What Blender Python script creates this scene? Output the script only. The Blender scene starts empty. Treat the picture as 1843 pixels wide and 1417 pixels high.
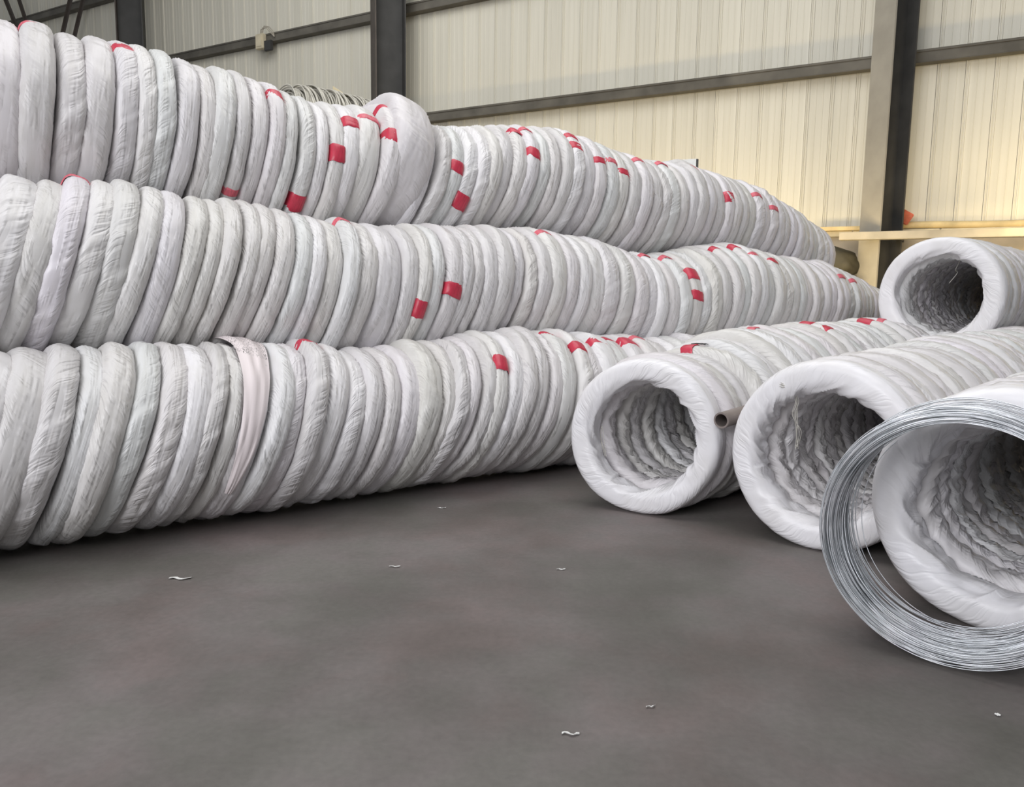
import bpy, bmesh, math, random
import numpy as np
from mathutils import Vector, Matrix, noise
random.seed(7)
scene = bpy.context.scene
COL = scene.collection

# ------------------------------------------------------------------ camera
W, H, F = 1843, 1417, 1400.0
CAM_H = 1.24
PITCH = math.atan((H/2 - 527.0)/F)
ROLL = math.radians(0.8)
fw = Vector((0, math.cos(PITCH), -math.sin(PITCH)))
r0 = Vector((1, 0, 0)); u0 = Vector((0, math.sin(PITCH), math.cos(PITCH)))
CR = r0*math.cos(ROLL) + u0*math.sin(ROLL)
CU = -r0*math.sin(ROLL) + u0*math.cos(ROLL)
EYE = Vector((0, 0, CAM_H))
cd = bpy.data.cameras.new('camera'); cam = bpy.data.objects.new('camera', cd); COL.objects.link(cam)
cd.sensor_width = 36; cd.lens = 36*F/W; cd.clip_start = 0.05; cd.clip_end = 200
cam.matrix_world = Matrix(((CR.x, CU.x, -fw.x, EYE.x), (CR.y, CU.y, -fw.y, EYE.y), (CR.z, CU.z, -fw.z, EYE.z), (0, 0, 0, 1)))
scene.camera = cam

# ------------------------------------------------------------------ light
world = bpy.data.worlds.new('world'); scene.world = world; world.use_nodes = True
bg = world.node_tree.nodes['Background']; bg.inputs[0].default_value = (0.93, 0.96, 1.0, 1); bg.inputs[1].default_value = 0.30
scene.view_settings.view_transform = 'Standard'; scene.view_settings.look = 'None'
scene.view_settings.gamma = 1; scene.view_settings.exposure = -0.2; scene.view_settings.use_curve_mapping = False

def area(name, loc, target, sx, sy, power, color):
    l = bpy.data.lights.new(name, 'AREA'); l.shape = 'RECTANGLE'; l.size = sx; l.size_y = sy; l.energy = power; l.color = color
    o = bpy.data.objects.new(name, l); COL.objects.link(o); o.location = loc
    o.rotation_euler = (Vector(target) - Vector(loc)).to_track_quat('-Z', 'Y').to_euler(); return o
area('door_daylight', (-5.5, -5.0, 5.2), (1.5, 5.0, 0.6), 7, 4, 1000, (0.97, 0.97, 1.0))
area('roof_skylight', (0.0, 6.0, 8.8), (0.5, 8.0, 0), 7, 9, 600, (1.0, 0.99, 0.96))
area('added_fill_left_bay', (-5.0, 11.5, 9.2), (-8.0, 18.5, 3.5), 6, 4, 240, (1.0, 0.99, 0.96))  # added fill, no opening built here; brightens the left bay wall
area('added_warm_fill_behind_stack', (2.0, 11.75, 1.4), (3.2, 13.85, 2.3), 7.0, 0.5, 120, (1.0, 0.78, 0.42))  # unseen added area light that warms the lower wall behind the tiers
area('added_warm_fill_behind_raised_row', (7.3, 9.1, 2.15), (8.3, 10.9, 2.75), 3.0, 0.4, 60, (1.0, 0.78, 0.42))  # second added warm fill, not a real fixture; yellows the right bay

# ------------------------------------------------------------------ helpers
def proj(P):
    d = Vector(P) - EYE; z = d.dot(fw)
    return W/2 + F*d.dot(CR)/z, H/2 - F*d.dot(CU)/z, z
def ray(x, y): return fw + CR*((x - W/2)/F) - CU*((y - H/2)/F)
def on_z(x, y, z0=0.0):
    d = ray(x, y); return EYE + d*((z0 - CAM_H)/d.z)

def tag(o, label=None, cat=None, group=None, kind=None):
    if label: o['label'] = label
    if cat: o['category'] = cat
    if group: o['group'] = group
    if kind: o['kind'] = kind
    return o
def link(name, mesh, parent=None, mat=None):
    o = bpy.data.objects.new(name, mesh); COL.objects.link(o)
    if parent is not None: o.parent = parent
    if mat is not None and not mesh.materials: mesh.materials.append(mat)
    return o
def empty(name, loc=(0, 0, 0), rz=0):
    o = bpy.data.objects.new(name, None); COL.objects.link(o); o.location = loc; o.rotation_euler = (0, 0, rz); return o
def smooth(me):
    me.polygons.foreach_set('use_smooth', [True]*len(me.polygons))
def box_bm(bm, x0, x1, y0, y1, z0, z1, bev=0.0):
    r = bmesh.ops.create_cube(bm, size=1.0)
    for v in r['verts']:
        v.co = Vector((x0 if v.co.x < 0 else x1, y0 if v.co.y < 0 else y1, z0 if v.co.z < 0 else z1))
    if bev:
        es = {e for v in r['verts'] for e in v.link_edges}
        bmesh.ops.bevel(bm, geom=list(es), offset=bev, segments=2, affect='EDGES')
def mesh_bm(name, fn):
    bm = bmesh.new(); fn(bm); me = bpy.data.meshes.new(name); bm.to_mesh(me); bm.free(); return me
def box(name, x0, x1, y0, y1, z0, z1, mat, parent=None, bev=0.0):
    return link(name, mesh_bm(name, lambda bm: box_bm(bm, x0, x1, y0, y1, z0, z1, bev)), parent, mat)
def tube_data(pts, rad, sides, verts, faces, closed=False):
    """append a tube along pts (Vectors)"""
    n = len(pts); base = len(verts); up = Vector((0.13, 0.31, 0.94))
    for i, p in enumerate(pts):
        a = pts[(i - 1) % n] if (i or closed) else p; b = pts[(i + 1) % n] if (i < n - 1 or closed) else p
        t = (b - a).normalized(); x = t.cross(up)
        if x.length < 1e-3: x = t.cross(Vector((1, 0, 0)))
        x.normalize(); y = t.cross(x)
        for k in range(sides):
            an = 2*math.pi*k/sides; verts.append(p + (x*math.cos(an) + y*math.sin(an))*rad)
    for i in range(n if closed else n - 1):
        j = (i + 1) % n
        for k in range(sides):
            k2 = (k + 1) % sides
            faces.append((base + i*sides + k, base + i*sides + k2, base + j*sides + k2, base + j*sides + k))
    if not closed:
        faces.append(tuple(base + k for k in range(sides))); faces.append(tuple(base + (n - 1)*sides + k for k in reversed(range(sides))))
def mesh_pd(name, verts, faces, sm=True):
    me = bpy.data.meshes.new(name); me.from_pydata(verts, [], faces); me.update()
    if sm: smooth(me)
    return me

# ------------------------------------------------------------------ materials
class N:
    def __init__(s, name):
        s.m = bpy.data.materials.new(name); s.m.use_nodes = True; s.t = s.m.node_tree; s.b = s.t.nodes['Principled BSDF']
    def n(s, kind, **kw):
        nd = s.t.nodes.new(kind)
        for k, v in kw.items():
            if k.startswith('i_'):
                key = k[2:].replace('_', ' '); nd.inputs[int(key) if key.isdigit() else key].default_value = v
            else: setattr(nd, k, v)
        return nd
    def l(s, a, b): s.t.links.new(a, b)
    def ramp(s, src, stops):
        r = s.n('ShaderNodeValToRGB'); e = r.color_ramp.elements
        while len(e) < len(stops): e.new(0.5)
        for q, (p, c) in zip(e, stops): q.position = p; q.color = (*c, 1) if len(c) == 3 else c
        s.l(src, r.inputs[0]); return r.outputs[0]
    def mix(s, f, a, b, mode='MIX'):
        m = s.n('ShaderNodeMix', data_type='RGBA', blend_type=mode)
        for sock, v in ((m.inputs[0], f), (m.inputs[6], a), (m.inputs[7], b)):
            if hasattr(v, 'links'): s.l(v, sock)
            elif isinstance(v, tuple): sock.default_value = (*v, 1)
            else: sock.default_value = v
        return m.outputs[2]
    def set(s, **kw):
        for k, v in kw.items():
            i = s.b.inputs[k.replace('_', ' ')]
            if hasattr(v, 'links'): s.l(v, i)
            else: i.default_value = (*v, 1) if isinstance(v, tuple) else v
        return s
    def bump(s, h, strength, dist):
        b = s.n('ShaderNodeBump', i_Strength=strength, i_Distance=dist); s.l(h, b.inputs['Height']); s.l(b.outputs[0], s.b.inputs['Normal'])

def simple(name, col, rough=0.6, metal=0.0, var=0.12, scale=6.0, bump=0.0):
    m = N(name); tc = m.n('ShaderNodeTexCoord')
    no = m.n('ShaderNodeTexNoise', i_Scale=scale, i_Detail=5.0); m.l(tc.outputs['Object'], no.inputs['Vector'])
    c = m.ramp(no.outputs[0], [(0.3, tuple(x*(1 - var) for x in col)), (0.7, tuple(min(1, x*(1 + var)) for x in col))])
    m.set(Base_Color=c, Roughness=rough, Metallic=metal)
    if bump: m.bump(no.outputs[0], bump, 0.01)
    return m.m

# woven white plastic wrap
w = N('woven_plastic_wrap')
oi = w.n('ShaderNodeObjectInfo'); uv = w.n('ShaderNodeUVMap')
tint = w.ramp(oi.outputs['Random'], [(0.0, (0.71, 0.69, 0.72)), (0.16, (0.62, 0.605, 0.605)), (0.32, (0.71, 0.68, 0.705)), (0.48, (0.66, 0.65, 0.625)), (0.62, (0.77, 0.755, 0.775)),
                                   (0.76, (0.66, 0.67, 0.67)), (0.88, (0.66, 0.64, 0.63)), (1.0, (0.73, 0.70, 0.745))])
mp = w.n('ShaderNodeMapping'); mp.inputs['Scale'].default_value = (4.0, 25.0, 1)
w.l(uv.outputs[0], mp.inputs[0])
add = w.n('ShaderNodeVectorMath', operation='ADD'); w.l(mp.outputs[0], add.inputs[0])
cmb = w.n('ShaderNodeCombineXYZ'); mul = w.n('ShaderNodeMath', operation='MULTIPLY'); mul.inputs[1].default_value = 60
w.l(oi.outputs['Random'], mul.inputs[0]); w.l(mul.outputs[0], cmb.inputs[2]); w.l(cmb.outputs[0], add.inputs[1])
wr = w.n('ShaderNodeTexNoise', i_Scale=1.0, i_Detail=2.0, i_Roughness=0.5, i_Distortion=0.35); w.l(add.outputs[0], wr.inputs['Vector'])
tc = w.n('ShaderNodeTexCoord')
blot = w.n('ShaderNodeTexNoise', i_Scale=3.2, i_Detail=2.0); ad2 = w.n('ShaderNodeVectorMath', operation='ADD'); w.l(tc.outputs['Object'], ad2.inputs[0]); w.l(cmb.outputs[0], ad2.inputs[1]); w.l(ad2.outputs[0], blot.inputs['Vector'])
# ridges: 1-|2n-1| sharpened, in patches
r1 = w.n('ShaderNodeMath', operation='MULTIPLY_ADD'); r1.inputs[1].default_value = 2; r1.inputs[2].default_value = -1; w.l(wr.outputs[0], r1.inputs[0])
r2 = w.n('ShaderNodeMath', operation='ABSOLUTE'); w.l(r1.outputs[0], r2.inputs[0])
r3 = w.n('ShaderNodeMath', operation='SUBTRACT'); r3.inputs[0].default_value = 1; w.l(r2.outputs[0], r3.inputs[1])
r4 = w.n('ShaderNodeMath', operation='POWER'); r4.inputs[1].default_value = 3.0; w.l(r3.outputs[0], r4.inputs[0])
pm = w.n('ShaderNodeMapRange'); pm.inputs[1].default_value = 0.40; pm.inputs[2].default_value = 0.62; w.l(blot.outputs[0], pm.inputs[0])
r5 = w.n('ShaderNodeMath', operation='MULTIPLY'); w.l(r4.outputs[0], r5.inputs[0]); w.l(pm.outputs[0], r5.inputs[1])
gn = w.n('ShaderNodeTexNoise', i_Scale=5.0, i_Detail=3.0); w.l(tc.outputs['Object'], gn.inputs['Vector'])
dirt_or_lit = w.ramp(gn.outputs[0], [(0.35, (0.93, 0.925, 0.91)), (0.6, (1, 1, 1))])
c = w.mix(1.0, tint, dirt_or_lit, 'MULTIPLY')
w.set(Base_Color=c, Roughness=0.40)
w.b.inputs['Specular IOR Level'].default_value = 0.45
w.bump(r5.outputs[0], 0.55, 0.011)
WRAP = w.m
# fresh front wrap, cleaner (same fabric)
w2 = WRAP.copy(); w2.name = 'clean_woven_plastic_wrap'
for nd in w2.node_tree.nodes:
    if nd.type == 'VALTORGB' and len(nd.color_ramp.elements) == 8:
        for e_ in nd.color_ramp.elements: e_.color = (0.85, 0.84, 0.87, 1)
for nd in w2.node_tree.nodes:
    if nd.type == 'BUMP': nd.inputs['Strength'].default_value = 0.45
WRAPF = w2
TAPE = simple('red_tape', (0.52, 0.035, 0.07), 0.38, 0, 0.2, 14)
DARKTAPE = simple('faded_red_tape', (0.62, 0.12, 0.16), 0.45, 0, 0.25, 20)
STEEL = simple('dark_painted_steel', (0.046, 0.045, 0.043), 0.6, 0, 0.25, 3)
LIT_FLANGE = simple('lit_grey_steel_face', (0.36, 0.335, 0.285), 0.75, 0, 0.12, 2.5)  # lighter tone stands in for daylight falling on the front flange
BROWNST = simple('brown_primer_steel', (0.085, 0.07, 0.06), 0.7, 0, 0.25, 3)
GIRT = simple('dusty_brown_girt_steel', (0.125, 0.115, 0.095), 0.7, 0, 0.3, 2.5)
PLASTER = simple('old_beige_plaster', (0.50, 0.43, 0.33), 0.85, 0, 0.18, 2.5, 0.3)
LEDGE = simple('pale_stone_coping', (0.62, 0.55, 0.40), 0.8, 0, 0.15, 5, 0.3)
TIMBER = simple('yellow_timber', (0.66, 0.52, 0.28), 0.75, 0, 0.2, 4, 0.3)
PLANKM = simple('weathered_pale_plank', (0.42, 0.38, 0.31), 0.75, 0, 0.15, 4, 0.2)
PIPEM = simple('dull_grey_pipe', (0.27, 0.23, 0.215), 0.5, 0.3, 0.15, 8)
WHITE = simple('white_scrap', (0.8, 0.8, 0.78), 0.6, 0, 0.1, 10)
CREAM = simple('cream_card', (0.72, 0.62, 0.40), 0.8, 0, 0.1, 6)
ORANGE = simple('orange_red_paper', (0.66, 0.16, 0.08), 0.6, 0, 0.25, 12)
TARP = simple('dark_brown_tarpaulin', (0.05, 0.045, 0.03), 0.7, 0, 0.3, 6, 0.5)
STRING = simple('pale_twine', (0.72, 0.70, 0.64), 0.8, 0, 0.1, 20)
wz = N('galvanised_wire'); tcz = wz.n('ShaderNodeTexCoord'); nz = wz.n('ShaderNodeTexNoise', i_Scale=9.0, i_Detail=3.0); wz.l(tcz.outputs['Object'], nz.inputs[0])
wz.set(Base_Color=wz.ramp(nz.outputs[0], [(0.3, (0.52, 0.55, 0.58)), (0.7, (0.80, 0.81, 0.84))]), Metallic=0.75, Roughness=0.38)
WIRE = wz.m
DULLW = simple('dull_aged_wire', (0.50, 0.48, 0.42), 0.55, 0.2, 0.2, 9)
# ink scribbles on flap
ik = N('printed_wrap_flap'); t2 = ik.n('ShaderNodeTexCoord'); ni = ik.n('ShaderNodeTexNoise', i_Scale=30.0, i_Detail=2.0, i_Distortion=2.5); ik.l(t2.outputs['Object'], ni.inputs[0])
sx = ik.n('ShaderNodeSeparateXYZ'); ik.l(t2.outputs['Object'], sx.inputs[0])
gt = ik.n('ShaderNodeMath', operation='GREATER_THAN'); gt.inputs[1].default_value = 0.46; ik.l(sx.outputs[2], gt.inputs[0])
th = ik.n('ShaderNodeMath', operation='GREATER_THAN'); th.inputs[1].default_value = 0.60; ik.l(ni.outputs[0], th.inputs[0])
mm = ik.n('ShaderNodeMath', operation='MULTIPLY'); ik.l(gt.outputs[0], mm.inputs[0]); ik.l(th.outputs[0], mm.inputs[1])
ik.set(Base_Color=ik.mix(mm.outputs[0], (0.80, 0.72, 0.73), (0.06, 0.06, 0.06)), Roughness=0.5)
FLAP = ik.m
# floor
fl = N('dark_worn_concrete'); tf = fl.n('ShaderNodeTexCoord')
n1 = fl.n('ShaderNodeTexNoise', i_Scale=1.3, i_Detail=5.0, i_Roughness=0.55); n2 = fl.n('ShaderNodeTexNoise', i_Scale=1.5, i_Detail=6.0, i_Roughness=0.6); n3 = fl.n('ShaderNodeTexNoise', i_Scale=40.0, i_Detail=4.0)
mpf = fl.n('ShaderNodeMapping'); mpf.inputs['Location'].default_value = (3.1, 8.4, 2.0)
for q in (n1, n3): fl.l(tf.outputs['Object'], q.inputs[0])
fl.l(tf.outputs['Object'], mpf.inputs[0]); fl.l(mpf.outputs[0], n2.inputs[0])
c1 = fl.ramp(n1.outputs[0], [(0.36, (0.112, 0.101, 0.093)), (0.5, (0.142, 0.128, 0.121)), (0.62, (0.176, 0.157, 0.152))])
c2 = fl.ramp(n2.outputs[0], [(0.38, (1.06, 0.98, 0.98)), (0.5, (1, 1, 1)), (0.62, (0.94, 0.99, 0.95))])
c3 = fl.ramp(n3.outputs[0], [(0.3, (0.93, 0.93, 0.93)), (0.7, (1.06, 1.06, 1.06))])
fl.set(Base_Color=fl.mix(1.0, fl.mix(1.0, c1, c2, 'MULTIPLY'), c3, 'MULTIPLY'), Roughness=fl.ramp(n1.outputs[0], [(0.3, (0.5,)*3), (0.7, (0.66,)*3)]))
fl.b.inputs['Specular IOR Level'].default_value = 0.35
fl.bump(n3.outputs[0], 0.12, 0.01)
FLOOR = fl.m
# wall cladding sheet
cl = N('beige_cladding_sheet'); tcl = cl.n('ShaderNodeTexCoord'); mpc = cl.n('ShaderNodeMapping'); mpc.inputs['Scale'].default_value = (9, 9, 0.25)
oc = cl.n('ShaderNodeObjectInfo'); ac = cl.n('ShaderNodeVectorMath', operation='ADD'); cc = cl.n('ShaderNodeCombineXYZ'); mc = cl.n('ShaderNodeMath', operation='MULTIPLY'); mc.inputs[1].default_value = 30
cl.l(oc.outputs['Random'], mc.inputs[0]); cl.l(mc.outputs[0], cc.inputs[0]); cl.l(tcl.outputs['Object'], ac.inputs[0]); cl.l(cc.outputs[0], ac.inputs[1]); cl.l(ac.outputs[0], mpc.inputs[0])
nc = cl.n('ShaderNodeTexNoise', i_Scale=1.2, i_Detail=3.0); cl.l(mpc.outputs[0], nc.inputs[0])
cb = cl.ramp(nc.outputs[0], [(0.3, (0.66, 0.63, 0.53)), (0.7, (0.74, 0.71, 0.61))])
ct = cl.ramp(oc.outputs['Random'], [(0, (0.95, 0.95, 0.95)), (1, (1.03, 1.03, 1.03))])
cl.set(Base_Color=cl.mix(1.0, cb, ct, 'MULTIPLY'), Roughness=0.5)
CLAD = cl.m

# ------------------------------------------------------------------ floor and wall
fme = mesh_bm('floor', lambda bm: bmesh.ops.create_grid(bm, x_segments=1, y_segments=1, size=17))
floor = link('floor', fme, None, FLOOR); floor.location = (0, 10, 0); tag(floor, 'dark grey worn concrete warehouse floor with brownish stains', None, None, 'structure')

WA = math.radians(-30)                              # wall runs along (cos, sin) of this angle
WD = Vector((math.cos(WA), math.sin(WA), 0)); WN = Vector((0.5, 0.8660, 0))     # WN points outwards, away from the camera
WP = Vector((5.8, 12.0, 0))
def on_wall(x, y, inset=0.0):
    d = ray(x, y); t = ((WP - EYE).dot(WN) - inset)/d.dot(WN); P = EYE + d*t
    return (P - WP).dot(WD), P.z
wall = empty('wall_back', WP, WA); tag(wall, 'beige corrugated steel cladding wall over a plastered dado', None, None, 'structure')
LEDGE_Z = on_wall(1650, 418)[1]; WALL_TOP = 14.0
PW = 0.36
def clad_bm(bm):
    # one sheet PW wide: flat pan with a double rib at its edge and two fine creases; local x across, y outwards, z up
    prof = [(0, 0), (0.006, -0.012), (0.020, -0.012), (0.026, 0.0), (0.034, 0.0), (0.040, -0.012), (0.054, -0.012), (0.060, 0.0),
            (0.148, 0.0), (0.153, -0.003), (0.157, -0.003), (0.162, 0.0), (0.248, 0.0), (0.253, -0.003), (0.257, -0.003), (0.262, 0.0), (PW - 0.003, 0), (PW - 0.003, 0.012)]
    lo = [bm.verts.new((x, y, 0)) for x, y in prof]; hi = [bm.verts.new((x, y, WALL_TOP - LEDGE_Z)) for x, y in prof]
    for i in range(len(prof) - 1): bm.faces.new((lo[i], lo[i + 1], hi[i + 1], hi[i]))
clad = mesh_bm('cladding_panel', clad_bm); clad.materials.append(CLAD)
s = -36.0
while s < 7.0:
    o = link('cladding_panel', clad, wall); o.location = (s, 0, LEDGE_Z); s += PW
box('wall_backing', -36.1, 7.2, 0.03, 0.10, LEDGE_Z, WALL_TOP, GIRT, wall)
box('dado_wall', -36.1, 7.2, -0.12, 0.14, 0, LEDGE_Z - 0.05, PLASTER, wall)
# coping stones on the dado
s = -36.0; k = 0
cme = mesh_bm('coping_block', lambda bm: box_bm(bm, 0, 1.17, -0.20, 0.06, -0.055, 0.03, 0.008)); cme.materials.append(LEDGE)
while s < 6.5:
    o = link('coping_block', cme, wall); o.location = (s, 0, LEDGE_Z + random.uniform(-0.004, 0.004)); s += 1.18
# girts
def girt(name, z, label):
    def f(bm):
        box_bm(bm, -36.0, 7.1, -0.20, -0.025, z - 0.006, z + 0.006)          # upper web of a channel laid flat
        box_bm(bm, -36.0, 7.1, -0.20, -0.19, z - 0.15, z + 0.005)
        box_bm(bm, -36.0, 7.1, -0.20, -0.025, z - 0.156, z - 0.146)
        box_bm(bm, -36.0, 7.1, -0.215, -0.19, z - 0.01, z + 0.022)
    o = link(name, mesh_bm(name, f), None, GIRT); o.location = WP; o.rotation_euler = (0, 0, WA); tag(o, label, None, None, 'structure'); return o
g1z = on_wall(1100, 166, 0.2)[1]; g2z = on_wall(600, 40, 0.2)[1]
girt('trim_1', g1z + 0.03, 'lower dusty brown steel rail running along the cladding wall')
girt('trim_2', g2z + 0.03, 'upper dusty brown steel rail high on the cladding wall')
g3z = on_wall(100, 17, 0.2)[1]
girt('trim_3', g3z + 0.03, 'topmost dusty steel rail, seen only in the upper left corner')
# columns: I-section set at an angle to the wall
CA = math.radians(71)
wdir = Vector((math.sin(CA), math.cos(CA), 0))
def column(px, label, dirt_or_lit, dep=.30, hw=.29):  # flag picks the front flange colour that has light put into it
    s_, _ = on_wall(px, 300, 0.62); base = WP + WD*s_ - WN*0.62
    r = empty('steel_column', (base.x, base.y, 0), math.atan2(wdir.y, wdir.x))     # local x runs from the front flange to the rear one
    tag(r, label, 'column', 'steel columns of the back wall', 'structure')
    box('front_flange', -dep, -dep + .025, -hw, hw, 0.02, 13.5, LIT_FLANGE if dirt_or_lit else BROWNST, r)
    box('web', -dep + .025, dep - .025, -0.008, 0.008, 0.02, 13.5, STEEL, r)
    box('rear_flange', dep - .025, dep, -hw, hw, 0.02, 13.5, STEEL, r)
    box('base_plate', -0.38, 0.38, -0.36, 0.36, 0, 0.02, STEEL, r)
column(1594, 'steel column with pale face coloured as lit near the right edge', True, .21, .195)
column(700, 'dark steel column behind the middle of the top tier', False)
column(247, 'dark steel column behind the left part of the top tier', False)
# cross bracing at the far left
def strut(p, q, rad, label):
    a = on_wall(*p, 0.35); b = on_wall(*q, 0.35)
    def f(bm):
        L = math.hypot(b[0] - a[0], b[1] - a[1])
        box_bm(bm, 0, L, -0.004, 0.004, -rad, rad); box_bm(bm, 0, L, -0.06, 0.0, rad - 0.008, rad)
    o = link('brace_strut', mesh_bm('brace_strut', f)); o.data.materials.append(BROWNST)
    P = WP + WD*a[0] - WN*0.35; P.z = a[1]; Q = WP + WD*b[0] - WN*0.35; Q.z = b[1]
    x = (Q - P).normalized(); y = WN; z = x.cross(y)
    o.matrix_world = Matrix(((x.x, y.x, z.x, P.x), (x.y, y.y, z.y, P.y), (x.z, y.z, z.z, P.z), (0, 0, 0, 1)))
    tag(o, label, 'brace', 'roof bracing at the far left', 'structure')
strut((108, 90), (142, -60), 0.055, 'dark steel brace right of the crossing, nearer the left column')
strut((130, 90), (166, -60), 0.045, 'thin second brace standing beside the left column')
strut((44, 80), (-20, -80), 0.055, 'dark steel brace leaning left above the first coils')
strut((62, 80), (10, -80), 0.045, 'thin brace leaning left, second from the photo corner')

# ------------------------------------------------------------------ wrapped coil meshes
NV = Vector
EXC = 0.62
def coil_mesh(name, seed, nph=176, nth=30, pleat=0.008, a=0.088, mat=WRAP, open_amp=1.0, wraps=13, stepk=1.0):
    rnd = random.Random(seed); verts = []; faces = []
    o1, o2, o3 = rnd.uniform(0, 90), rnd.uniform(0, 90), rnd.uniform(0, 90)
    sgn = rnd.choice((-1, 1)) if seed % 3 == 0 else 1; Nn = wraps + rnd.randint(-2, 3)
    R0 = 0.5 - a
    kk = 2.2*sgn
    for i in range(nph):
        ph = 2*math.pi*i/nph; cp, sp = math.cos(ph), math.sin(ph)
        lump = noise.noise(NV((cp*1.5, sp*1.5, o1)))*0.012
        lat = noise.noise(NV((cp*1.4, sp*1.4, o2)))*0.06
        for j in range(nth):
            th = 2*math.pi*j/nth + math.pi; ct, st = math.cos(th), math.sin(th)      # the seam of the section lies on the inside
            rx = math.copysign(abs(ct)**EXC, ct); ry = math.copysign(abs(st)**EXC, st)
            u = Nn*i/nph + kk*j/nth
            fr = u - math.floor(u)
            step = (fr if fr < 0.88 else (1 - fr)/0.12*0.88)*0.0100*(0.4 + 0.9*abs(noise.noise(NV((math.floor(u)*3.1, o1, 0))))*2)
            mask = min(1.0, max(0.0, noise.noise(NV((cp*2.4, sp*2.4 + o3, ct*0.8)))*1.8 + 0.45))
            dd = noise.noise(NV((u*4.5 + o2, (i/nph*6 - j/nth*1.0)*1.1, o3)))
            wrk = ((1 - min(1, abs(dd)*2.2))**2 - 0.3)*0.0075*mask
            inner = max(0.0, -ct)
            # long soft folds that run slantwise through the inside
            f1 = noise.noise(NV((u*2.1 + o1, (j/nth - 0.5)*2.0, cp + sp + o2)))
            pl = ((1 - min(1, abs(f1)*2.4))**1.5 - 0.3)*pleat*(0.15 + 2.6*inner)*open_amp
            d = lump + step*stepk*(1 - 0.5*inner) + wrk*stepk + pl
            rr = R0 + rx*a + d*ct
            yy = ry*0.5 + d*st*2.4 + lat
            verts.append((rr*cp, yy, rr*sp))
    uvs = []
    for i in range(nph):
        i2 = (i + 1) % nph
        for j in range(nth):
            j2 = (j + 1) % nth
            faces.append((i*nth + j, i2*nth + j, i2*nth + j2, i*nth + j2))
            for (ii, jj) in ((i, j), (i + 1, j), (i + 1, j + 1), (i, j + 1)):
                A, B = ii/nph*3.14, jj/nth*0.55*sgn
                uvs += [A*0.75 - B*0.66, A*0.66 + B*0.75]
    me = bpy.data.meshes.new(name); me.from_pydata(verts, [], faces); me.update(); smooth(me)
    l = me.uv_layers.new(name='UVMap'); l.data.foreach_set('uv', uvs); me.materials.append(mat)
    return me
VARS = [coil_mesh('wrapped_coil', 11 + k) for k in range(14)]
FRONTV = [coil_mesh('open_end_coil', 71 + k, nph=300, nth=56, pleat=0.010, a=0.076, mat=WRAPF, wraps=7, stepk=0.32) for k in range(4)]

def tape_mesh(name, mat, wid=0.15, a=0.088, seed=0):
    verts, faces = [], []; nph, nth = 8, 30; rnd = random.Random(seed); o1 = rnd.uniform(0, 50)
    for i in range(nph + 1):
        ph = (i/nph - 0.5)*wid
        for j in range(nth):
            th = 2*math.pi*j/nth; ct, st = math.cos(th), math.sin(th); ex = EXC
            rx = math.copysign(abs(ct)**ex, ct); ry = math.copysign(abs(st)**ex, st)
            p2 = ph + 0.02*noise.noise(NV((th*1.5, o1, i//8)))
            k = 1.0; off = 0.010 + 0.003*noise.noise(NV((ph*30, th*3, o1)))
            if i in (0, nph): off -= 0.006
            rr = 0.5 - a + rx*a + off*ct
            verts.append((rr*math.cos(p2), ry*0.5 + off*st*3.5, rr*math.sin(p2)))
    for i in range(nph):
        for j in range(nth):
            j2 = (j + 1) % nth; faces.append((i*nth + j, (i + 1)*nth + j, (i + 1)*nth + j2, i*nth + j2))
    me = mesh_pd(name, verts, faces); me.materials.append(mat); return me
TAPES = [tape_mesh('tape_band', TAPE, 0.18, seed=1), tape_mesh('tape_band', TAPE, 0.24, seed=2), tape_mesh('tape_band', TAPE, 0.14, seed=3)]
FTAPES = [tape_mesh('tape_band', DARKTAPE, 0.12, seed=4)]

ONES = 'zeroth first second third fourth fifth sixth seventh eighth ninth tenth eleventh twelfth thirteenth fourteenth fifteenth sixteenth seventeenth eighteenth nineteenth'.split()
TENS = {2: 'twent', 3: 'thirt', 4: 'fort', 5: 'fift', 6: 'sixt', 7: 'sevent', 8: 'eight', 9: 'ninet'}
def ordinal(n):
    if n < 20: return ONES[n]
    t, u = divmod(n, 10)
    return TENS[t] + ('ieth' if u == 0 else 'y-' + ONES[u])

def interp(tab, t): return float(np.interp(t, [a[0] for a in tab], [a[1] for a in tab]))

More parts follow.
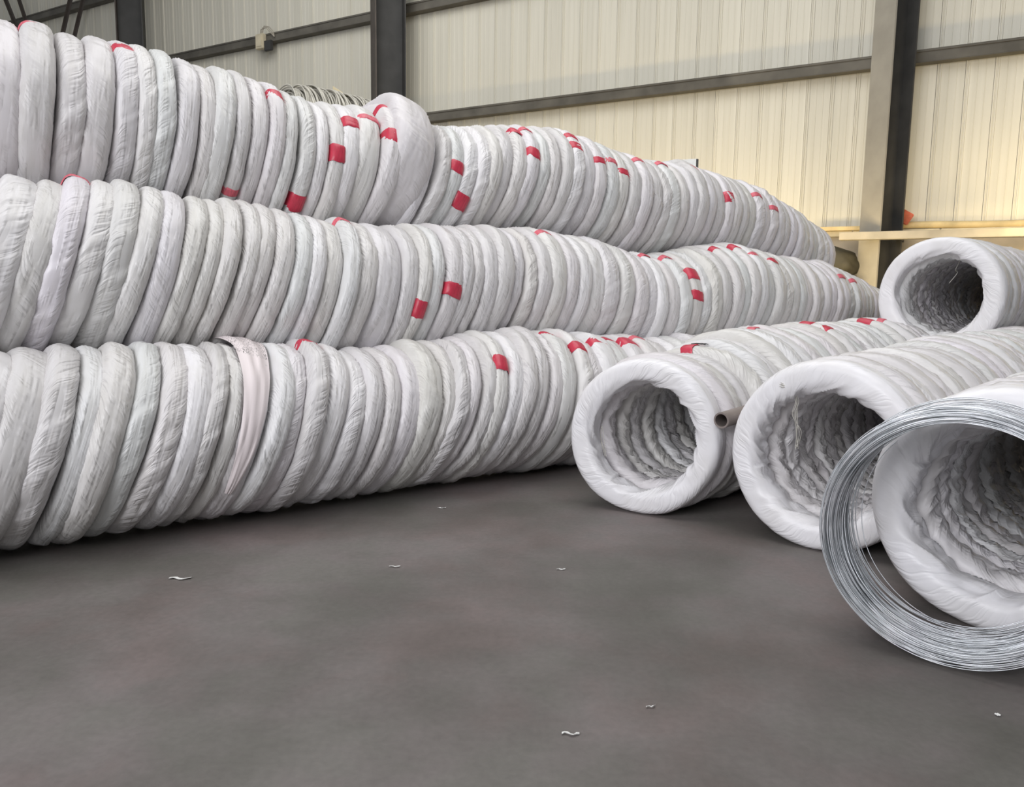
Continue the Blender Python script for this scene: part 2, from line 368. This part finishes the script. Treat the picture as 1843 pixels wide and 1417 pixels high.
class Row:
    """coils threaded along a bent line on plan; heading in degrees right of +y"""
    def __init__(s, start, head, off, zc, D, lean, lump=0.02):
        s.start, s.head, s.off, s.zc, s.D, s.lean, s.lump = Vector((*start, 0)), head, off, zc, D, lean, lump
        s.coils = []
        s.tt = np.arange(-3, 14, 0.02); P = [Vector((0, 0, 0))]
        for t in s.tt[:-1]:
            a = math.radians(interp(head, t)); P.append(P[-1] + Vector((math.sin(a), math.cos(a), 0))*0.02)
        P0 = P[int(round(3/0.02))]; s.P = [p - P0 + s.start for p in P]
    def frame(s, t):
        i = (t + 3)/0.02; k = int(i); p = s.P[k].lerp(s.P[k + 1], i - k); a = math.radians(interp(s.head, t))
        ax = Vector((math.sin(a), math.cos(a), 0)); n = Vector((-ax.y, ax.x, 0))     # n: away from the camera side (left of travel)
        return p + n*interp(s.off, t), ax, n
    def t_at(s, px):
        lo, hi = -2.9, 12.0
        for _ in range(40):
            m = (lo + hi)/2; p, ax, n = s.frame(m); q = p - n*interp(s.D, m)*0.5; q = Vector((q.x, q.y, interp(s.zc, m)))
            X, Y, Z = proj(q)
            if Z < 0.1 or X < px: lo = m
            else: hi = m
        return (lo + hi)/2
    def fit_top(s, pts, floor=False):
        zs = []
        for x, y in pts:
            z = interp(s.zc, 2.0) + .5
            for _ in range(6):
                lo, hi = -2.9, 12.0
                for _ in range(40):
                    m = (lo + hi)/2; p, ax, n = s.frame(m); X, Y, Z = proj((p.x, p.y, z))
                    if Z < 0.1 or X < x: lo = m
                    else: hi = m
                p, ax, n = s.frame(m); d = ray(x, y); z = CAM_H + d.z*(p.to_2d().length/d.to_2d().length)
            zs.append((m, z))
        if floor: s.D = [(t, max(0.6, min(1.12, z))) for t, z in zs]; s.zc = [(t, d/2) for t, d in s.D]
        else: s.zc = [(t, z - interp(s.D, t)/2) for t, z in zs]
    def place(s, t, th, mesh, rnd, tilt=None, yaw=None, dD=None, dz=0.0, doff=0.0, spin=None):
        p, ax, n = s.frame(t); D = interp(s.D, t)*(1 + (dD if dD is not None else rnd.uniform(-s.lump, s.lump)))
        le = math.radians(interp(s.lean, t) + (tilt if tilt is not None else rnd.uniform(-2.0, 2.0)))
        ya = math.radians(yaw if yaw is not None else rnd.uniform(-2.5, 2.5))
        o = link('wire_coil', mesh)
        X = -n                                     # local x: towards the camera side; y: along the row; z: up
        M = Matrix(((X.x, ax.x, 0, 0), (X.y, ax.y, 0, 0), (0, 0, 1, 0), (0, 0, 0, 1)))
        M = M @ Matrix.Rotation(ya, 4, 'Z') @ Matrix.Rotation(-le, 4, 'X')
        S = Matrix.Rotation(0, 4, 'Y')
        z = interp(s.zc, t) + dz
        if s.floor: z = D*0.5*0.985
        loc = p + n*(doff + rnd.uniform(-0.012, 0.012)); loc.z = z
        sp = Matrix.Rotation(spin if spin is not None else rnd.uniform(0, 6.283), 4, 'Y')
        o.matrix_world = Matrix.Translation(loc) @ M @ sp @ Matrix.Diagonal((D, th, D, 1))
        o['_t'] = t; s.coils.append(o); o['_n'] = 0
        return o
    floor = False

def fill(row, seams, t_end, dt, seed, t_start=None, jit=0.12, front=None):
    rnd = random.Random(seed); ts = [row.t_at(x) for x in seams]
    if t_start is not None and ts:
        t = ts[0] - 0.16
        while t > t_start: ts.insert(0, t); t -= 0.155
    if not ts: ts = [t_start]
    t = ts[-1]
    while t < t_end: t += dt*(1 + rnd.uniform(-jit, jit)); ts.append(t)
    for i in range(len(ts) - 1):
        th = ts[i + 1] - ts[i]
        if th < 0.05: continue
        row.place((ts[i] + ts[i + 1])/2, th*1.10, rnd.choice(VARS), rnd)

C1 = (-2.41, 3.55)
HEAD = [(-3, 53), (4.3, 53), (9.5, 46)]
bottom = Row(C1, HEAD, [(0, 0), (9, 0)], [(0, .5)], [(-3, .99), (2.2, .99), (2.9, 1.03), (4.0, 1.03), (4.4, .94), (6, .96), (9, .95)], [(0, 20), (3, 20), (4.5, 13)]); bottom.floor = True
bottom.zc = [(-3, .49), (2.2, .49), (2.9, .515), (4.0, .515), (4.4, .47), (9, .47)]
middle = Row(C1, HEAD, [(0, .5)], [(-3, 1.355), (3.3, 1.355), (4.7, 1.23), (5.3, 1.25), (6.0, 1.30), (7.2, 1.20), (8.8, 1.08)], [(-3, 1.0), (4.4, .97), (6.0, 1.0), (7.2, .93), (8.8, .88)], [(0, 18), (3, 16), (5, 11)])
top = Row(C1, HEAD, [(0, 1.0)], [(-3, 2.23), (5.8, 2.19), (6.7, 2.05), (8.3, 1.76)], [(-3, 1.0), (5.8, .98), (6.7, .93), (8.3, .86)], [(0, 5), (1.2, 8), (2.0, 12), (2.6, 20), (3.3, 20), (4.0, 12)])
top.fit_top([(0, 42), (100, 62), (200, 78), (240, 84), (330, 116), (400, 128), (450, 150), (490, 168), (560, 190), (640, 205), (700, 212), (790, 222), (850, 218), (930, 222), (1000, 240), (1060, 262), (1130, 287), (1200, 290), (1260, 310), (1330, 332), (1400, 375), (1440, 402)])
middle.fit_top([(0, 312), (160, 314), (240, 332), (300, 346), (400, 354), (450, 368), (520, 384), (600, 397), (700, 400), (850, 402), (940, 410), (1040, 427), (1100, 448), (1150, 460), (1220, 447), (1300, 437), (1340, 450), (1400, 463), (1460, 472), (1510, 492), (1545, 514)])
bottom.fit_top([(-150, 615), (0, 614), (190, 607), (300, 613), (400, 610), (480, 608), (560, 618), (650, 620), (720, 602), (800, 590), (900, 585), (980, 592), (1060, 601), (1150, 602), (1400, 596)], floor=True)

fill(bottom, [55, 116, 164, 221, 267, 315, 361, 396, 427, 475, 512, 547, 582, 618, 651, 684, 713, 752, 793, 816, 843, 865, 888, 913, 940, 964, 987, 1010, 1037, 1060], 7.4, 0.16, 1, t_start=-1.0)
fill(middle, [33, 90, 140, 188, 238, 280, 324, 361, 392, 425, 455, 490, 525, 556, 584, 615, 643, 676, 721, 750, 772, 797, 826, 849, 870, 897, 925, 944, 965, 990, 1018, 1042, 1064, 1092, 1119], 8.8, 0.135, 2, t_start=-1.0)
fill(top, [43, 102, 153, 205, 247, 281, 319, 356, 387, 425, 453, 483, 512, 538, 566, 590, 617, 648, 686, 718, 761, 781, 803, 828, 855, 878, 900, 925, 948, 970, 990, 1010, 1030, 1053, 1075], 8.3, 0.135, 3, t_start=-0.9)

# the coil that rides up and leans over in the top tier
def nearest(row, px, py):
    best = None
    for o in row.coils:
        sc = o.matrix_world.to_scale(); pen = 500*max(0.0, interp(row.D, o['_t'])*1.0 - sc.x) + 300*max(0.0, 0.12 - sc.y) if '_t' in o else 0
        for k in range(0, 360, 4):
            a = math.radians(k); P = o.matrix_world @ Vector((0.5*math.cos(a), 0, 0.5*math.sin(a)))
            nrm = (o.matrix_world.to_3x3() @ Vector((math.cos(a), 0, math.sin(a)))).normalized()
            x, y, z = proj(P)
            if nrm.dot(P - EYE) > 0: continue
            d = math.hypot(x - px, y - py) + pen
            if best is None or d < best[0]: best = (d, o, a)
    return best
srt = sorted(top.coils, key=lambda o: o['_t'])
big = nearest(top, 764, 275)[1]; bi = srt.index(big)
big.matrix_world = Matrix.Translation((0, 0, 0.125)) @ big.matrix_world @ Matrix.Diagonal((1.08, 1.5, 1.08, 1))
for k_, dz_ in ((1, .07), (2, .05), (3, .03)): srt[bi - k_].matrix_world = Matrix.Translation((0, 0, dz_)) @ srt[bi - k_].matrix_world

# ------------------------------------------------------------------ right-hand rows
RH = [(-3, 43.9), (12, 43.9)]
rowA = Row((0.70, 4.325), RH, [(0, 0)], [(0, .46), (.7, .47), (1.0, .52), (7, .52)], [(0, .885), (.5, .90), (1.0, 1.02), (4, 1.05), (7, 1.0)], [(0, 0)]); rowA.floor = True
rowB = Row((1.50, 3.70), RH, [(0, 0)], [(0, .47)], [(0, .94), (.9, .95), (2, 1.0), (7, 1.0)], [(0, 0)]); rowB.floor = True
rowC = Row((1.80, 2.77), RH, [(0, 0)], [(0, .48)], [(0, .93), (1.5, .93), (3, .98)], [(0, 0)]); rowC.floor = True
rowD = Row((3.68, 6.80), RH, [(0, 0)], [(0, 1.265)], [(0, 1.02), (7, .98)], [(0, 0)])
def right_row(row, t_end, seed, fmesh, fth, lean0, yaw0):
    rnd = random.Random(seed)
    row.place(fth/2, fth, fmesh, rnd, tilt=lean0, yaw=yaw0, dD=0, spin=seed*0.7)
    t = fth*0.97
    while t < t_end:
        th = rnd.uniform(0.11, 0.15); row.place(t + th/2, th*1.10, rnd.choice(VARS), rnd, tilt=lean0*0.5 + rnd.uniform(-1.5, 1.5), yaw=yaw0*max(0, 1 - t/1.2) + rnd.uniform(-1.5, 1.5)); t += th
right_row(rowA, 4.7, 21, FRONTV[0], 0.18, 3, 15)
right_row(rowB, 5.8, 22, FRONTV[1], 0.21, 2, 3)
right_row(rowC, 4.6, 23, FRONTV[2], 0.22, 2, 0)
right_row(rowD, 4.6, 24, FRONTV[3], 0.18, 0, 0)

# ------------------------------------------------------------------ red tape bands
def tape(row, px, py, kind=0, faded=False):
    d, o, a = nearest(row, px, py)
    if o['_n'] == 0: o.matrix_world = o.matrix_world @ Matrix.Diagonal((1.018, 1, 1.018, 1))
    t = link('tape_band', (FTAPES[0] if faded else TAPES[kind]), o)
    t.rotation_euler = (0, -a, 0)
    if faded: t['label'] = 'faded pinkish red tape band'
    else: t['label'] = 'bright red tape band'
    o['_n'] = o['_n'] + 1
for a in [(36, 47, 2, 1), (215, 92), (487, 172), (628, 226, 2), (652, 214, 2), (600, 278, 1), (672, 181, 2), (680, 212, 2, 1), (705, 243, 1), (423, 353, 2, 1), (524, 358, 1), (548, 371, 0),
          (817, 298), (825, 360, 1), (922, 248), (958, 278, 0), (1035, 244, 2), (1035, 267, 0), (1079, 288, 2), (1104, 290, 2, 1), (1124, 308, 2), (1193, 294, 0, 1), (1158, 283, 2, 1),
          (1304, 358, 1), (1316, 352, 2, 1), (1365, 350, 2, 1), (944, 238, 2, 1), (1246, 310, 2, 1), (1390, 376, 2, 1)]:
    tape(top, a[0], a[1], a[2] if len(a) > 2 else 0, len(a) > 3)
for a in [(763, 560, 1), (828, 525), (1249, 497, 1), (1265, 531, 0), (1320, 441, 0), (1292, 441, 2), (1155, 461, 2, 1), (1198, 456, 2, 1), (1392, 473, 2), (1432, 468, 1, 1), (1366, 456, 2, 1),
          (1520, 498, 2, 1), (1533, 507, 2, 1), (612, 402, 2, 1), (140, 316, 2, 1), (985, 412, 2, 1)]:
    tape(middle, a[0], a[1], a[2] if len(a) > 2 else 0, len(a) > 3)
for a in [(546, 618, 0), (895, 657, 1), (991, 596, 0), (1045, 627, 0), (1082, 617, 0), (1100, 603, 2), (1135, 610, 1), (1152, 601, 2, 1)]:
    tape(bottom, a[0], a[1], a[2] if len(a) > 2 else 0, len(a) > 3)
for a in [(1240, 600, 0), (1356, 580, 0, 1), (1455, 577, 0), (1490, 588, 2), (1562, 574, 1), (1590, 574, 0, 1)]:
    tape(rowA, a[0], a[1], a[2] if len(a) > 2 else 0, len(a) > 3)

# ------------------------------------------------------------------ labels of the coils
def label_row(row, wherefrom, group, first=None):
    cs = sorted(row.coils, key=lambda o: o['_t']); k = 0; hid = 0
    hidden = []
    for o in cs:
        loc = o.matrix_world.translation
        vis = 0
        for q in range(0, 360, 15):
            a = math.radians(q); P = o.matrix_world @ Vector((.5*math.cos(a), 0, .5*math.sin(a))); x, y, z = proj(P)
            if z > 0 and 0 < x < W and 0 < y < H: vis = 1
        n = o['_n']
        if vis: k += 1
        desc = {0: 'white wrapped wire coil', 1: 'red-taped white wire coil'}.get(n, 'twice-taped white wire coil')
        if not vis: hid += 1; hidden.append(o); tag(o, f'{ordinal(hid)} out-of-view coil of the {group[13:]}', 'coil', group)
        elif k == 1 and first: tag(o, first, 'coil', group)
        else: tag(o, f'{desc}, {ordinal(k)} {wherefrom}', 'coil', group)
        del o['_t']; del o['_n']
    for o in (hidden[:-2] if cs.index(hidden[0]) == 0 else hidden[2:]) if hidden else []: row.coils.remove(o); bpy.data.objects.remove(o)
label_row(top, "from the left in the left stack's top tier", 'coils of the top tier')
label_row(middle, "from the left in the left stack's middle tier", 'coils of the middle tier')
label_row(bottom, "from the left in the left stack's bottom tier", 'coils of the bottom tier')
big['label'] = 'fat white coil riding up and leaning over in the top tier before the middle column'
label_row(rowA, 'counting back in the floor row beside the left stack', 'coils of the floor row nearest the stack', 'clean white open-ended coil fronting the floor row nearest the left stack')
label_row(rowB, 'from the open end of the middle floor row', 'coils of the middle floor row', 'clean white open-ended coil fronting the middle floor row')
label_row(rowC, 'from the open end of the row behind the bare wire', 'coils of the row behind the bare wire', 'clean white open-ended coil standing behind the bare wire coil')
label_row(rowD, 'from the open end of the raised right row', 'coils of the raised right row', 'white open-ended coil fronting the raised row by the column')

# ------------------------------------------------------------------ bare wire coils
def bare_coil(seed, turns, r0_, r1_, depth, rad, seg=110, stray=0, sides=5):
    rnd = random.Random(seed); verts, faces = [], []
    for k in range(turns + stray):
        st = k >= turns
        R = rnd.uniform(r0_, r1_); y = rnd.uniform(0, depth); q = rnd.uniform(0, 6.28)
        ex = rnd.uniform(-0.008, 0.008); cx = rnd.uniform(-.006, .006); cz = rnd.uniform(-.006, .006); ty = rnd.uniform(-.035, .035); tq = rnd.uniform(0, 6.28)
        if st:
            R = rnd.uniform(r0_*0.97, r1_*1.02); cx = rnd.uniform(-.01, .03); cz = rnd.uniform(.0, .02) + max(0, R - r1_); ty = rnd.uniform(.02, .13); tq = math.pi/2 + rnd.uniform(-.8, .8); y = rnd.uniform(0.02, depth + 0.05)
            cz += max(0, R - r1_ + 0.0)
        y2 = rnd.uniform(-.02, .02)
        pts = []
        for i in range(seg):
            a = 2*math.pi*i/seg
            rr = R*(1 + ex*math.cos(2*a + q)) + 0.004*noise.noise(Vector((math.cos(a)*2, math.sin(a)*2, k*1.7)))
            pts.append(Vector((cx + rr*math.cos(a), y + ty*(math.cos(a - tq)) + (abs(ty) if st else 0) + y2*math.sin(2*a), cz + rr*math.sin(a))))
        tube_data(pts, rad, sides, verts, faces, closed=True)
    return mesh_pd('bare_wire_coil', verts, faces)
bw = link('bare_wire_coil', bare_coil(5, 230, .398, .450, .25, .0018, stray=46), None, WIRE)
ax = Vector((math.sin(math.radians(43.9)), math.cos(math.radians(43.9)), 0)); nn = Vector((-ax.y, ax.x, 0))
M = Matrix(((-nn.x, ax.x, 0, 0), (-nn.y, ax.y, 0, 0), (0, 0, 1, 0), (0, 0, 0, 1)))
bw.matrix_world = Matrix.Translation((1.49, 2.52, 0.447)) @ Matrix.Rotation(math.radians(9), 4, 'Z') @ M @ Matrix.Rotation(math.radians(-5), 4, 'X') @ Matrix.Diagonal((.97, 1, .97, 1))
tag(bw, 'shiny bare galvanised wire coil standing loose at the lower right', 'wire coil')
# bare coils lying behind the top tier
bsm = bare_coil(9, 46, .36, .47,   .13, .0062, seg=64, sides=4); bsm.materials.append(DULLW)
rr_ = random.Random(4)
for k in range(10):
    px_ = 488 + 18*k; py_ = 150 + 0.0012*(px_ - 488)**2 + rr_.uniform(-2, 2)
    lo, hi = -2.5, 8
    for _ in range(30):
        t = (lo + hi)/2; p, ax_, n_ = top.frame(t); q = p + n_*.95
        if proj((q.x, q.y, 2.7))[0] < px_: lo = t
        else: hi = t
    d_ = ray(px_, py_); zt = CAM_H + d_.z*(q.to_2d().length/d_.to_2d().length)
    o = link('bare_wire_coil', bsm)
    Mx = Matrix(((-n_.x, ax_.x, 0, 0), (-n_.y, ax_.y, 0, 0), (0, 0, 1, 0), (0, 0, 0, 1)))
    o.matrix_world = Matrix.Translation((q.x, q.y, zt - .47)) @ Mx @ Matrix.Rotation(math.radians(-10 + rr_.uniform(-8, 8)), 4, 'X') @ Matrix.Rotation(rr_.uniform(0, 6), 4, 'Y')
    tag(o, f'dull bare wire coil peeping over the top tier, {ordinal(k + 1)} from the left', 'wire coil', 'bare wire coils behind the top tier')

# ------------------------------------------------------------------ small things
# flap of printed wrap on a bottom tier coil
d, oc_, a_ = nearest(bottom, 466, 690)
def flap_bm():
    verts, faces = [], []; nu, nv = 34, 12
    for i in range(nu + 1):
        u = i/nu; a = math.radians(-32 + 142*u); wv = 0.25 + 1.25*u**0.8; lean = -0.35*u**2
        for j in range(nv + 1):
            v = j/nv - 0.5
            r = 0.500 + 0.016 - 0.075*abs(v*wv)**2*(1 - .6*u) + 0.075*max(0, u - .62)/.38*(0.6 + .6*v) + 0.008*noise.noise(Vector((u*7, v*7, 3))) + 0.006*math.sin(v*16 + u*7)*u
            verts.append((r*math.cos(a), v*wv + lean, r*math.sin(a)))
    for i in range(nu):
        for j in range(nv):
            p = i*(nv + 1) + j; faces.append((p, p + nv + 1, p + nv + 2, p + 1))
    return mesh_pd('wrap_flap', verts, faces)
Mloc = oc_.matrix_world
fl_o = link('wrap_flap', flap_bm(), oc_, FLAP)
spin = (Mloc.to_3x3() @ Vector((1, 0, 0))).z, (Mloc.to_3x3() @ Vector((0, 0, 1))).z
ang = math.atan2(spin[0], spin[1])       # undo the coil's own spin so that the flap sits on its camera side and top
fl_o.rotation_euler = (0, ang, 0)
fl_o['label'] = 'pinkish wrap flap with smudged black print'
# smudged black marks printed on a coil of the floor row
dk, ok_, ak = nearest(rowA, 1262, 622)
vv, ff = [], []; rk = random.Random(3)
for k in range(9):
    a0 = ak + rk.uniform(-.13, .13); y0 = rk.uniform(-.38, .38); pts = []
    for m in range(6):
        a1 = a0 + .012*m*rk.choice((1, .5)) + rk.uniform(-.006, .006); y1 = y0 + .05*m*rk.uniform(-.6, 1); r_ = .512
        pts.append(Vector((r_*math.cos(a1), max(-.44, min(.44, y1)), r_*math.sin(a1))))
    tube_data(pts, .0024, 4, vv, ff)
im = link('ink_marks', mesh_pd('ink_marks', vv, ff), ok_, STEEL); im['kind'] = 'stuff'; im['label'] = 'smudged black printed marks'
# grey pipe between the two front rows
pv, pf = [], []
def pipe_bm(bm):
    n = 28; R1, R2, L = .043, .034, 1.15
    rings = []
    for (r, y) in ((R2, 0.0), (R1, 0.0), (R1, L), (R2, L)):
        rings.append([bm.verts.new((r*math.cos(2*math.pi*k/n), y, r*math.sin(2*math.pi*k/n))) for k in range(n)])
    for q in range(4):
        A, B = rings[q], rings[(q + 1) % 4]
        for k in range(n): bm.faces.new((A[k], A[(k + 1) % n], B[(k + 1) % n], B[k]))
    bmesh.ops.recalc_face_normals(bm, faces=bm.faces)
pipe = link('pipe', mesh_bm('pipe', pipe_bm), None, PIPEM)
pd = ray(1298, 757); P = EYE + pd*(4.12/pd.dot(fw))
q_ = Vector((0.66, 0.75, 0.03)).normalized()
pipe.matrix_world = Matrix.Translation(P) @ q_.to_track_quat('Y', 'Z').to_matrix().to_4x4()
tag(pipe, 'short grey pipe end poking out between the two open-ended coils', 'pipe')
# twine hanging in the open ends
def twine(name, pix, depth, rad, label, n=5, spread=0.02):
    verts, faces = [], []; rnd = random.Random(len(pix)*7 + int(depth*10))
    for k in range(n):
        pts = []
        for m, (x, y) in enumerate(pix):
            r_ = ray(x, y); p = EYE + r_*((depth + 0.03*m)/r_.dot(fw)); pts.append(p + Vector((rnd.uniform(-spread, spread), rnd.uniform(-spread, spread), rnd.uniform(-spread, spread))))
        out = []
        for i in range(len(pts) - 1):
            p0, p1, p2, p3 = pts[max(i - 1, 0)], pts[i], pts[i + 1], pts[min(i + 2, len(pts) - 1)]
            for s_ in range(6):
                t = s_/6; out.append(0.5*((2*p1) + (p2 - p0)*t + (2*p0 - 5*p1 + 4*p2 - p3)*t*t + (3*p1 - p0 - 3*p2 + p3)*t**3))
        out.append(pts[-1]); tube_data(out, rad, 4, verts, faces)
    o = link(name, mesh_pd(name, verts, faces), None, STRING); tag(o, label, 'twine'); return o
twine('twine', [(1405, 694), (1425, 703), (1434, 722), (1430, 745), (1436, 775), (1434, 805)], 3.86, .0016, 'tangle of pale twine hanging inside the middle open-ended coil', 7, .013)
twine('twine', [(1729, 446), (1726, 470), (1720, 485), (1722, 492), (1708, 510)], 7.0, .003, 'single pale strand hanging inside the raised open-ended coil', 1, .004)
twine('twine', [(1085, 768), (1084, 790), (1090, 822)], 4.38, .0016, 'few pale threads inside the open-ended coil nearest the stack', 3, .008)
# junction box on the upper rail
s_, z_ = on_wall(471, 76, 0.24)
P = WP + WD*s_ - WN*0.24
jb = empty('junction_box', (P.x, P.y, z_), WA); tag(jb, 'small pale junction box clipped on the upper rail', 'junction box')
box('housing', -.12, .12, -.08, .03, -.16, .16, LEDGE, jb, .01); box('lid', -.085, .085, -.092, -.08, -.115, .115, LEDGE, jb, .004)
v, f_ = [], []
for k in range(3):
    tube_data([Vector((-.05 + .03*k, 0, .12)), Vector((.02 + .05*k, -.03, .26 + .03*k)), Vector((.18 + .05*k, -.03, .28)), Vector((.30 + .05*k, -.02, .16)), Vector((.40, 0, .06))], .010, 5, v, f_)
link('cable', mesh_pd('cable', v, f_), jb, PLANKM)
box('bracket', .12, .34, -.05, .02, -.22, .0, STEEL, jb, .01)
# ledge clutter: timber pole, planks, orange paper
def at_wall(px, py, inset):
    s_, z_ = on_wall(px, py, inset); P = WP + WD*s_ - WN*inset; return Vector((P.x, P.y, z_)), s_
P0_, s0 = at_wall(1632, 411, .20); P1_, s1 = at_wall(1843, 404, .20)
def pole_fn():
    v, f_ = [], []; n = 24
    pts = [Vector((-.2 + i*(4.4/n), .012*math.sin(i*.8), .012*math.sin(i*.5 + 1))) for i in range(n + 1)]
    tube_data(pts, .052, 12, v, f_); return mesh_pd('timber_pole', v, f_)
tp = link('timber_pole', pole_fn(), None, TIMBER); tp.location = WP + WD*s0 - WN*.14; tp.location.z = LEDGE_Z + .085; tp.rotation_euler = (0, 0, WA)
tag(tp, 'long yellow timber pole lying on the wall ledge beyond the right column', 'pole')
Pl, sl = at_wall(1512, 426, .95); Pr, sr = at_wall(1765, 426, .95)
pk = box('plank', 0, 3.4, -.11, .11, -.055, .055, PLANKM, None, .006); pk.location = Pl; pk.rotation_euler = (0, 0, WA)
tag(pk, 'long pale plank fixed across the right column below ledge height', 'plank')
for i_ in (0.75, 2.9):
    pst = box('plank_bracket', i_ - .04, i_ + .04, .11, .75, -.05, -.0, STEEL, pk)
P3, s3 = at_wall(1470, 408, .22)
pk2 = box('plank', 0, .95, -.06, .06, -.03, .03, TIMBER, None, .005); pk2.location = (P3.x, P3.y, LEDGE_Z + .062); pk2.rotation_euler = (0, 0, WA)
tag(pk2, 'short yellow batten lying on the ledge left of the right column', 'plank')
P4, s4 = at_wall(1626, 389, .22)
def paper_bm(bm):
    box_bm(bm, -.05, .13, -.04, .0, -.11, .07, .012); bmesh.ops.rotate(bm, verts=bm.verts, cent=(0, 0, 0), matrix=Matrix.Rotation(math.radians(32), 3, 'Y'))
op = link('carton', mesh_bm('carton', paper_bm), None, ORANGE); op.location = (P4.x, P4.y, P4.z + .02); op.rotation_euler = (0, 0, WA)
tag(op, 'small tilted orange-red carton on the ledge beside the right column', 'carton')
fl2 = box('carton_flap', -.12, -.03, -.03, -.02, -.13, -.02, ORANGE, op)
# dark tarpaulin heap past the end of the tiers
def tarp_fn(bm):
    bmesh.ops.create_icosphere(bm, subdivisions=4, radius=1)
    for v in bm.verts:
        n_ = noise.noise(v.co*1.8)*.16 + noise.noise(v.co*5)*.05
        v.co = Vector((v.co.x*.40, v.co.y*.22, v.co.z*.24))*(1 + n_)
Pt, _ = at_wall(1499, 474, 0.66)
tm = mesh_bm('tarpaulin_bundle', tarp_fn); smooth(tm)
tb = link('tarpaulin_bundle', tm, None, TARP); tb.location = Pt; tb.rotation_euler = (0, math.radians(14), WA)
tag(tb, 'dark bundled tarpaulin beside the wall just past the end of the tiers', 'tarpaulin')
ps = box('crate', -.5, .32, -.3, .3, 0, Pt.z - .20, PLASTER, None, .01); ps.location = (Pt.x, Pt.y, 0); ps.rotation_euler = (0, 0, WA)
tag(ps, 'plain beige block carrying the dark tarpaulin beside the wall', 'block')
# cream board with dark stick behind the top tier
p, ax_, n_ = top.frame(6.1)
bb = empty('board', p + n_*.55, 0); bb.location.z = 0
bx, by = 1236, 302
dr = ray(bx, by); tt_ = (bb.location - EYE).to_2d().length/dr.to_2d().length; Pb = EYE + dr*tt_
bb.location = Pb; bb.rotation_euler = (0, 0, math.radians(-28)); tag(bb, 'cream board standing behind the top tier with dark edge strip', 'board')
box('panel', -.16, .10, -.008, .008, -.9, .085, WHITE, bb); box('edge_strip', .10, .118, -.012, .012, -.9, .08, STEEL, bb)
# white scrap stuck on the bare coils
p, ax_, n_ = top.frame(2.95)
dr = ray(612, 166); c_ = p + n_*.8; tt_ = (c_ - EYE).to_2d().length/dr.to_2d().length; Ps = EYE + dr*tt_
def scrap_bm(bm):
    vs = [bm.verts.new(c) for c in ((-.06, 0, .05), (.02, .01, -.0), (.13, .02, -.08), (-.05, .015, -.09))]
    bm.faces.new(vs); r = bmesh.ops.extrude_face_region(bm, geom=bm.faces[:]); bmesh.ops.translate(bm, verts=[e for e in r['geom'] if isinstance(e, bmesh.types.BMVert)], vec=(0, .006, 0))
sc = link('wrap_scrap', mesh_bm('wrap_scrap', scrap_bm), None, CREAM); sc.location = Ps
tag(sc, 'pale pointed wrap scrap caught on the bare coils left of the middle column', 'scrap')
# crumbs of white wrap on the floor
for (x, y, L, lab) in [(323, 1044, .09, 'thin white strip on the floor before the bottom tier, lower left'), (710, 1022, .05, 'small white scrap on the floor below the middle of the bottom tier'),
                  (795, 916, .05, 'tiny pale scrap on the floor close under the bottom tier'), (1010, 1027, .04, 'pale dusty scrap on the floor in the middle, before the open-ended coil'),
                  (1027, 1325, .05, 'small white strip on the floor near the bottom of the photo'), (1799, 1291, .014, 'tiny bright white pellet on the floor below the bare wire coil'),
                  (1172, 1275, .03, 'faint thin pale strip on the floor right of the middle')]:
    P = on_z(x, y)
    def cr(bm):
        rn = random.Random(x); n = 6
        top_ = [bm.verts.new((L*(i/n - .5), .10*L*math.sin(i*1.3), .003 + .004*rn.random())) for i in range(n + 1)]
        bot = [bm.verts.new((L*(i/n - .5), .10*L*math.sin(i*1.3) + (.16*L if L > .02 else .012), .002 + .003*rn.random())) for i in range(n + 1)]
        for i in range(n): bm.faces.new((bot[i], top_[i], top_[i + 1], bot[i + 1]))
        r = bmesh.ops.extrude_face_region(bm, geom=bm.faces[:]); bmesh.ops.translate(bm, verts=[e for e in r['geom'] if isinstance(e, bmesh.types.BMVert)], vec=(0, 0, .0025))
    o = link('plastic_scrap', mesh_bm('plastic_scrap', cr), None, WHITE); o.location = (P.x, P.y, 0); o.rotation_euler = (0, 0, random.uniform(-.3, .5)); tag(o, lab, 'scrap', 'scraps on the floor')
